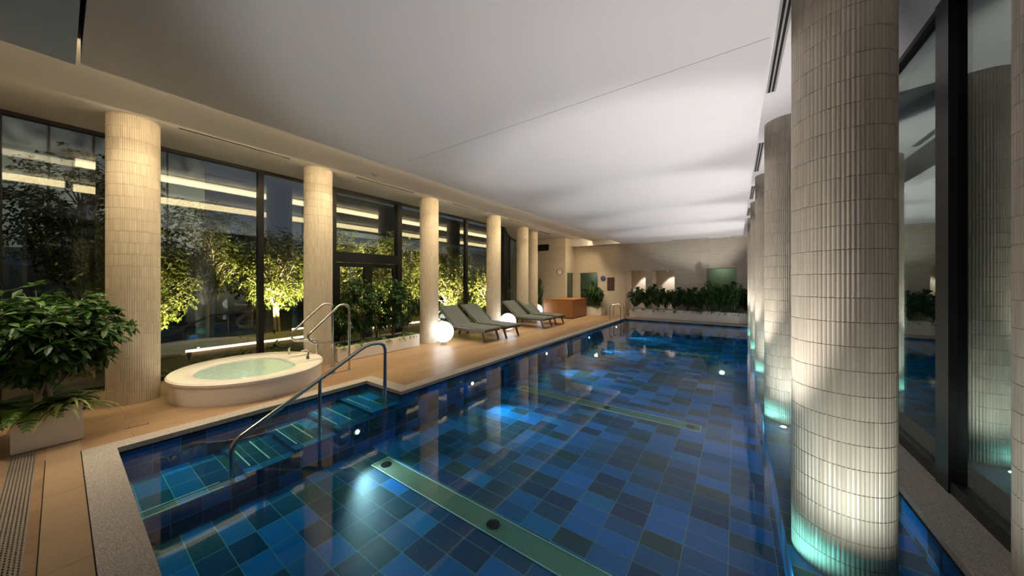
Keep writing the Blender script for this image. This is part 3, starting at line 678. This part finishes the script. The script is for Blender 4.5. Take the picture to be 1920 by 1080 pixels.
# ------------------------------------------------------------------ planting
rnd = random.Random(7)
def rvec(): return Vector((rnd.gauss(0, 1), rnd.gauss(0, 1), rnd.gauss(0, 1))).normalized()
def leaf(b, p, d, L, W, droop=.25):
    d = d.normalized(); s_ = d.cross(Vector((0, 0, 1)));
    if s_.length < .1: s_ = Vector((1, 0, 0))
    s_.normalize(); s_ = (Matrix.Rotation(rnd.uniform(-.6, .6), 3, d) @ s_); u = s_.cross(d)
    m = p + d * L * .45; tip = p + d * L - Vector((0, 0, droop * L))
    b.add([p, m + s_ * W / 2 + u * W * .15, m, m - s_ * W / 2 + u * W * .15, tip, p + d * L * .78 + s_ * W * .33 - Vector((0, 0, droop * L * .5)), p + d * L * .78 - s_ * W * .33 - Vector((0, 0, droop * L * .5))],
          [(0, 1, 2), (0, 2, 3), (2, 1, 5), (2, 5, 4), (2, 4, 6), (2, 6, 3)])
def whorl(b, p, axis, n, L, W):
    for k in range(n):
        A = k * 2 * PI / n + rnd.uniform(-.2, .2); a = axis.normalized(); t_ = a.cross(rvec()); t_.normalize(); t_ = Matrix.Rotation(A, 3, a) @ t_
        leaf(b, p, t_ + a * rnd.uniform(.1, .6), L * rnd.uniform(.75, 1.15), W, rnd.uniform(.1, .4))
def tree_mesh(h, cr, cz, nbr, nwh, L, W, trunk_r, z0=0, stems=1, clear=0.3, squash=.8, per=7, spreadtop=0):
    """trunk with branches reaching into an ellipsoid crown centred at height cz; whorls of leaves at the twigs"""
    tb, fb = MB(), MB()
    for s_ in range(stems):
        bx, by = (rnd.uniform(-.06, .06), rnd.uniform(-.06, .06)) if stems > 1 else (0, 0)
        path = [Vector((bx, by, z0))]; n = 6
        for k in range(1, n + 1): path.append(Vector((bx + rnd.uniform(-1, 1) * .035 * h ** .5 * k / 2, by + rnd.uniform(-1, 1) * .035 * h ** .5 * k / 2, z0 + (h * .72) * k / n)))
        tb.tube(path, [trunk_r * (1 - .7 * k / n) for k in range(n + 1)], 8)
        for q in range(nbr // stems):
            k = rnd.randint(max(1, int(n * clear)), n); st_ = path[k]
            v = rvec(); end = Vector((v.x * cr, v.y * cr, cz + v.z * cr * squash)) * 1.0
            mid = (st_ + end) / 2 + Vector((0, 0, .05 * h))
            tb.tube([st_, mid, end], [trunk_r * .35, trunk_r * .2, trunk_r * .08], 5)
            for w_ in range(nwh):
                p_ = mid.lerp(end, rnd.random()) + rvec() * cr * .22 * rnd.random() ** .5
                whorl(fb, p_, (p_ - Vector((0, 0, cz - cr * .7))).normalized() + rvec() * .5, per, L, W)
    return tb, fb
def plant(name, tb, fb, bm, lm, loc=(0, 0, 0)):
    r = empty(name, loc); tb.build('trunk', bm, r, True); fb.build('foliage', lm, r); return r
def fern(n, L, W, mat, name='fern', up=.9):
    b = MB()
    for k in range(n):
        A = rnd.uniform(0, 2 * PI); l = L * rnd.uniform(.6, 1.1); el = rnd.uniform(.35, 1.2) * up; d = Vector((math.cos(A), math.sin(A), 0)); s_ = Vector((-math.sin(A), math.cos(A), 0)); vs = []; m = 6
        p_ = Vector((rnd.uniform(-.03, .03), rnd.uniform(-.03, .03), 0)); ang = el
        for i in range(m + 1):
            w_ = W * math.sin(PI * (.12 + .88 * i / m)) * .5 + .0015; vs += [p_ + s_ * w_, p_ - s_ * w_]
            p_ = p_ + (d * math.cos(ang) + Vector((0, 0, math.sin(ang)))) * (l / m); ang -= 1.9 / m * (1.1 if el > .5 else .8)
        b.add(vs, [(2 * i, 2 * i + 1, 2 * i + 3, 2 * i + 2) for i in range(m)])
    o = b.build(name, mat); return o
def fronds(n, L, mat, name='fern'):
    b = MB()
    for k in range(n):
        A = rnd.uniform(0, 2 * PI); l = L * rnd.uniform(.7, 1.1); d = Vector((math.cos(A), math.sin(A), 0)); s_ = Vector((-math.sin(A), math.cos(A), 0)); ang = rnd.uniform(.5, 1.2); p_ = Vector((0, 0, 0)); m = 12
        for i in range(m):
            q = p_ + (d * math.cos(ang) + Vector((0, 0, math.sin(ang)))) * (l / m); w_ = .055 * math.sin(PI * (i + 1) / (m + 1)) + .01
            for sg in (1, -1):
                b.add([p_, q, q + s_ * sg * w_ * 1.0 + (q - p_) * .5, p_ + s_ * sg * w_ + (q - p_) * .7], [(0, 1, 2, 3)])
            p_ = q; ang -= 1.7 / m
    return b.build(name, mat)

def planter_box(name, x0, x1, y0, y1, h, label, group=None, fill=.04):
    t = empty(name, (x0, y0, 0), 0, label, 'planter', group); W, D = x1 - x0, y1 - y0; e = .018; b = MB()
    b.box(0, W, 0, e, .008, h); b.box(0, W, D - e, D, .008, h); b.box(0, e, e, D - e, .008, h); b.box(W - e, W, e, D - e, .008, h); b.box(e, W - e, e, D - e, .008, .03)
    b.build('planter_shell', M['planter'], t); MB().box(e, W - e, e, D - e, .03, h - fill).build('soil', M['soil'], t); return t

# near planter and its tree
planter_box('white_planter', -5.86, -5.43, -.26, .14, .37, 'square white planter standing by the drain grate')
tb, fb = tree_mesh(1.25, .47, .90, 66, 8, .13, .044, .026, 0, 3, .30, 1.08, 7)
r = plant('potted_tree', tb, fb, M['bark'], M['leaf'], (-5.66, -.06, .33)); tag(r, 'bushy dark green tree in the square white planter', 'plant')
r.scale = (1.05, 1.05, .86)
fspec = [(-5.56, .02, 'spiky'), (-5.50, -.12, 'frond'), (-5.70, -.16, 'frond'), (-5.50, .08, 'spider'), (-5.74, .05, 'frond')]
a = fern(60, .42, .024, M['spider'], 'spider_plant'); a.location = (-5.50, .05, .33); tag(a, 'striped spider plant spilling over the square white planter corner', 'plant')
a = fern(22, .26, .06, M['fern'], 'broadleaf_plant'); a.location = (-5.60, .07, .33); tag(a, 'broad-leaved green plant at the base of the potted tree', 'plant')
fr1 = fronds(34, .38, M['fern']); fr1.location = (-5.55, -.15, .33); tag(fr1, 'feathery fern in front of the potted tree trunk', 'plant')
o = fr1.copy(); COL.objects.link(o); o.location = (-5.74, -.12, .33); o.rotation_euler = (0, 0, 1.3); tag(o, 'feathery fern behind the potted tree trunk by the window', 'plant')

# second planter between column 2 and 3
planter_box('long_planter', -7.05, -6.42, 3.17, 5.14, .30, 'low white trough planter between two window columns')
tb, fb = tree_mesh(1.25, .42, .85, 34, 10, .10, .036, .014, 0, 4, .3, 1.35, 7)
sh = plant('shrub', tb, fb, M['barkd'], M['leaf'], (-6.75, 3.45, .26))
for i, (y, sx, sz) in enumerate([(3.45, .75, .70), (3.85, .95, 1.0), (4.25, .95, .92), (4.62, .95, 1.02), (4.95, .75, .86)]):
    lb = 'leafy green shrub in the low white trough, %s from its spa end' % ['first', 'second', 'third', 'fourth', 'fifth'][i]
    o = sh if i == 0 else copy_tree(sh)
    o.location = (-6.78 + .05 * (i % 2), y, .26); o.rotation_euler = (0, 0, i * 1.3); o.scale = (sx * .85, sx * .85, sz); tag(o, lb, 'shrub', 'shrubs in the low white trough')
lo = fern(26, .28, .035, M['fern'], 'groundcover_plant')
for i, y in enumerate([3.3, 3.62, 3.95, 4.3, 4.65, 4.98]):
    o = lo if i == 0 else lo.copy()
    if i: COL.objects.link(o)
    o.location = (-6.55, y, .26); o.rotation_euler = (0, 0, i * 2.1); tag(o, 'low arching plant at the trough front edge, %s from the spa end' % ['first', 'second', 'third', 'fourth', 'fifth', 'sixth'][i], 'plant', 'low plants in the trough')

# far planters
planter_box('white_planter', -5.98, -5.2, 14.65, 15.2, .36, 'small white planter beside the wooden counter')
for (a0, a1, lb) in [(-3.92, -2.94, 'leftmost section of the long white planter row'), (-2.935, .12, 'long middle section of the white planter row by far wall'), (.125, 1.02, 'rightmost section of the long white planter row')]:
    planter_box('long_planter', a0, a1, 14.75, 15.3, .40, lb, 'white planters along the far wall')
tb, fb = tree_mesh(1.25, .46, .84, 34, 9, .12, .045, .016, 0, 2, .2, 1.1, 7)
fs_ = plant('shrub', tb, fb, M['bark'], M['leaf'], (0, 0, 0))
spots = [(-5.75, 15.0, .36, .95, 1.0, 'big leafy shrub in the small planter, counter side'), (-5.42, 14.9, .30, .9, .85, 'leafy shrub in the small planter, side nearest the ladder')]
nth = ['first', 'second', 'third', 'fourth', 'fifth', 'sixth', 'seventh', 'eighth', 'ninth', 'tenth', 'eleventh', 'twelfth', 'thirteenth']
for i in range(12):
    spots.append((-3.66 + i * .40, 15.02, .34, .86 + .08 * math.sin(i * 2.3), [.84, .78, .94, .80, .84, .80, .84, 1.06, .94, 1.02, .78, .92][i], '%s leafy shrub from the ladder end of the white planter row' % nth[i]))
for i, (x, y, z, sx, sz, lb) in enumerate(spots):
    o = fs_ if i == 0 else copy_tree(fs_)
    o.location = (x, y, z - .04); o.rotation_euler = (0, 0, i * 1.7); o.scale = (sx * 1.0, sx * .55, sz); tag(o, lb, 'shrub', 'shrubs in the far planters' if i > 1 else 'shrubs in the small far planter')
lo2 = fern(30, .32, .035, M['fern'], 'groundcover_plant')
for i in range(12):
    o = lo2 if i == 0 else lo2.copy()
    if i: COL.objects.link(o)
    o.location = (-3.75 + i * .42, 14.85, .34); o.rotation_euler = (0, 0, i * 1.1); s_ = [1, .8, 1.1, .9][i % 4]; o.scale = (s_, s_ * .8, s_); tag(o, 'low trailing plant on planter row front, %s from the ladder end' % nth[i], 'plant', 'low plants in the far planters')
o = lo2.copy(); COL.objects.link(o); o.location = (-5.36, 14.78, .31); tag(o, 'low green plant at the front of the small planter', 'plant')
# plant by the clock wall corner
o = copy_tree(sh); o.location = (-8.1, 13.9, 0); o.scale = (.5, .5, 1.3); tag(o, 'slim plant beside the column before the clock wall', 'plant', None); del o['group']

# ------------------------------------------------------------------ the garden outside
g = MB(); g.box(-40, -7.66, -14, 40, -.25, -.12); o = struct('ground_garden', g, M['soilout'])
g = MB(); g.box(-12.4, -10.55, -12, 30, -.12, -.06); struct('path_garden', g, M['path'])
def led(x, y0, y1, z, label):
    o = MB().box(x, x + .06, y0, y1, z, z + .05).build('path_light', M['pathled']); tag(o, label, 'light', 'light strips along the garden path')
led(-10.55, 1.7, 5.2, -.06, 'glowing strip light edging the garden path behind the spa'); led(-12.5, 4.6, 9.0, -.06, 'glowing strip light on the far side of the garden path')
led(-10.55, 6.2, 9.5, -.06, 'glowing strip light edging the garden path behind the doors')
protos = []
for (h, cr, cz, nb, nwh, L) in ((4.2, 1.15, 2.9, 110, 15, .10), (3.2, 1.0, 2.0, 110, 15, .09), (2.2, .9, 1.2, 100, 14, .085)):
    tb, fb = tree_mesh(h, cr, cz, nb, nwh, L, L * .42, .045, 0, 2, .35, 1.15, 6); protos.append(plant('garden_tree', tb, fb, M['bark'], M['leafb']))
gt = [ # kind, x, y, scale, label
 (0, -11.2, 0.35, 1.05, 'dark garden tree with fine branches left of the first column'), (1, -10.2, 1.0, .85, 'garden tree just outside the glass by the first column'),
 (0, -13.4, 2.6, 1.0, 'tall garden tree behind the spa'), (1, -12.9, 4.3, 1.1, 'bright uplit garden tree left of the window mullion behind the spa'),
 (1, -12.9, 5.7, 1.1, 'uplit garden tree with pale trunk beyond the second column'), (0, -14.2, 6.9, 1.0, 'tall garden tree above the doors'),
 (2, -9.6, 5.4, 1.0, 'leafy garden bush just outside the glass doors, spa side'), (2, -9.7, 6.6, 1.15, 'leafy garden bush just outside the glass doors, far side'),
 (1, -10.6, 7.9, 1.05, 'garden tree outside the window by the third column'), (2, -9.6, 9.3, 1.15, 'bright garden bush outside the window behind the first loungers'),
 (1, -10.8, 10.8, 1.05, 'garden tree outside the window behind the loungers'), (2, -9.5, 11.6, 1.1, 'garden bush beyond the fourth column'),
 (0, -13.4, 9.6, 1.0, 'tall garden tree beyond the third column'), (0, -14.5, 13.5, 1.0, 'tall garden tree beyond the fourth column'), (1, -15.2, 4.2, 1.3, 'back row garden tree behind the spa'), (2, -13.2, 1.2, 1.2, 'garden bush behind the first column'),
 (1, -15.0, 9.2, 1.3, 'back row garden tree behind the doors'), (2, -11.5, 13.6, 1.4, 'garden bush outside the glass bay'), (1, -11.5, 15.5, 1.3, 'garden tree outside the farthest glass bay')]
used = set()
for i, (k, x, y, s_, lb) in enumerate(gt):
    o = protos[k] if k not in used else copy_tree(protos[k]); used.add(k)
    o.location = (x, y, -.12); o.rotation_euler = (0, 0, i * 1.9); o.scale = (s_, s_, s_); tag(o, lb, 'tree', 'trees in the night garden')
hb = fern(40, .5, .05, M['leafb'], 'garden_grass_clump')
hs = [(-8.6, .9), (-8.9, 1.7), (-9.3, 2.4), (-8.7, 3.0), (-9.2, 3.9), (-8.8, 4.6), (-9.0, 7.6), (-8.8, 8.4), (-9.1, 10.2), (-9.8, .3), (-9.8, 3.2), (-9.9, 4.3)]
for i, (x, y) in enumerate(hs):
    o = hb if i == 0 else hb.copy()
    if i: COL.objects.link(o)
    o.location = (x, y, -.12); o.rotation_euler = (0, 0, i * 1.3); tag(o, 'grassy clump in the bed outside the glass, %s along from the leafy planter' % (nth[i] if i < 13 else ''), 'plant', 'grass clumps outside the glass')
for i, (x, y, tx, ty, pw, lb) in enumerate([(-11.9, 3.9, -12.9, 4.4, 100, 'behind the spa'), (-11.8, 5.4, -12.9, 5.9, 50, 'past the second column'), (-8.7, 5.9, -9.9, 6.2, 90, 'outside the doors'), (-8.9, 8.6, -10.2, 8.6, 150, 'by the third column'), (-9.0, 10.6, -10.6, 10.6, 120, 'behind the loungers'),
      (-12.0, 7.9, -14.0, 7.4, 200, 'behind the doors'), (-9.6, 1.6, -10.4, 1.0, 30, 'by the first column'), (-12.2, 9.8, -13.6, 9.8, 160, 'deep behind the loungers')]):
    t = empty('garden_spotlight', (x, y, -.12), 0, 'small garden spotlight ' + lb, 'light', 'garden spotlights')
    MB().tube([(0, 0, 0), (0, 0, .12)], .012, 8).build('stake', M['frame'], t); MB().lathe([(.03, .10), (.045, .2), (.038, .2), (.03, .17)], 14).build('housing', M['frame'], t, True)
    lamp('garden_lamp', 'SPOT', (x, y, .12), pw * 12, (1.0, .88, .50), target=(tx, ty, 2.1), size=.04, spot=95, blend=.6)
# buildings
t = empty('neighbour_tower', (-26, -2.5, 0), 0, 'tall blue-grey building facade seen through the leftmost glass', 'building')
MB().box(-3, 0, -8, 7.5, -.1, 17).build('facade', M['tower'], t)
g = MB()
for k in range(12): g.box(0, .06, -7.8 + k * 1.25, -7.74 + k * 1.25, 0, 17)
g.build('mullions', M['block'], t)
t = empty('neighbour_block', (-24, 16, 0), 0, 'dark low building behind the garden trees', 'building')
MB().box(-4, 0, -5, 14, -.1, 8).build('facade', M['block'], t); MB().box(-4.2, .3, -5.2, 14.2, 5.0, 5.35).build('ledge', M['tower'], t)
bd = MB().box(-22, -21.7, -12, 30, -.1, 2.2); o = struct('wall_garden', bd, M['block'])
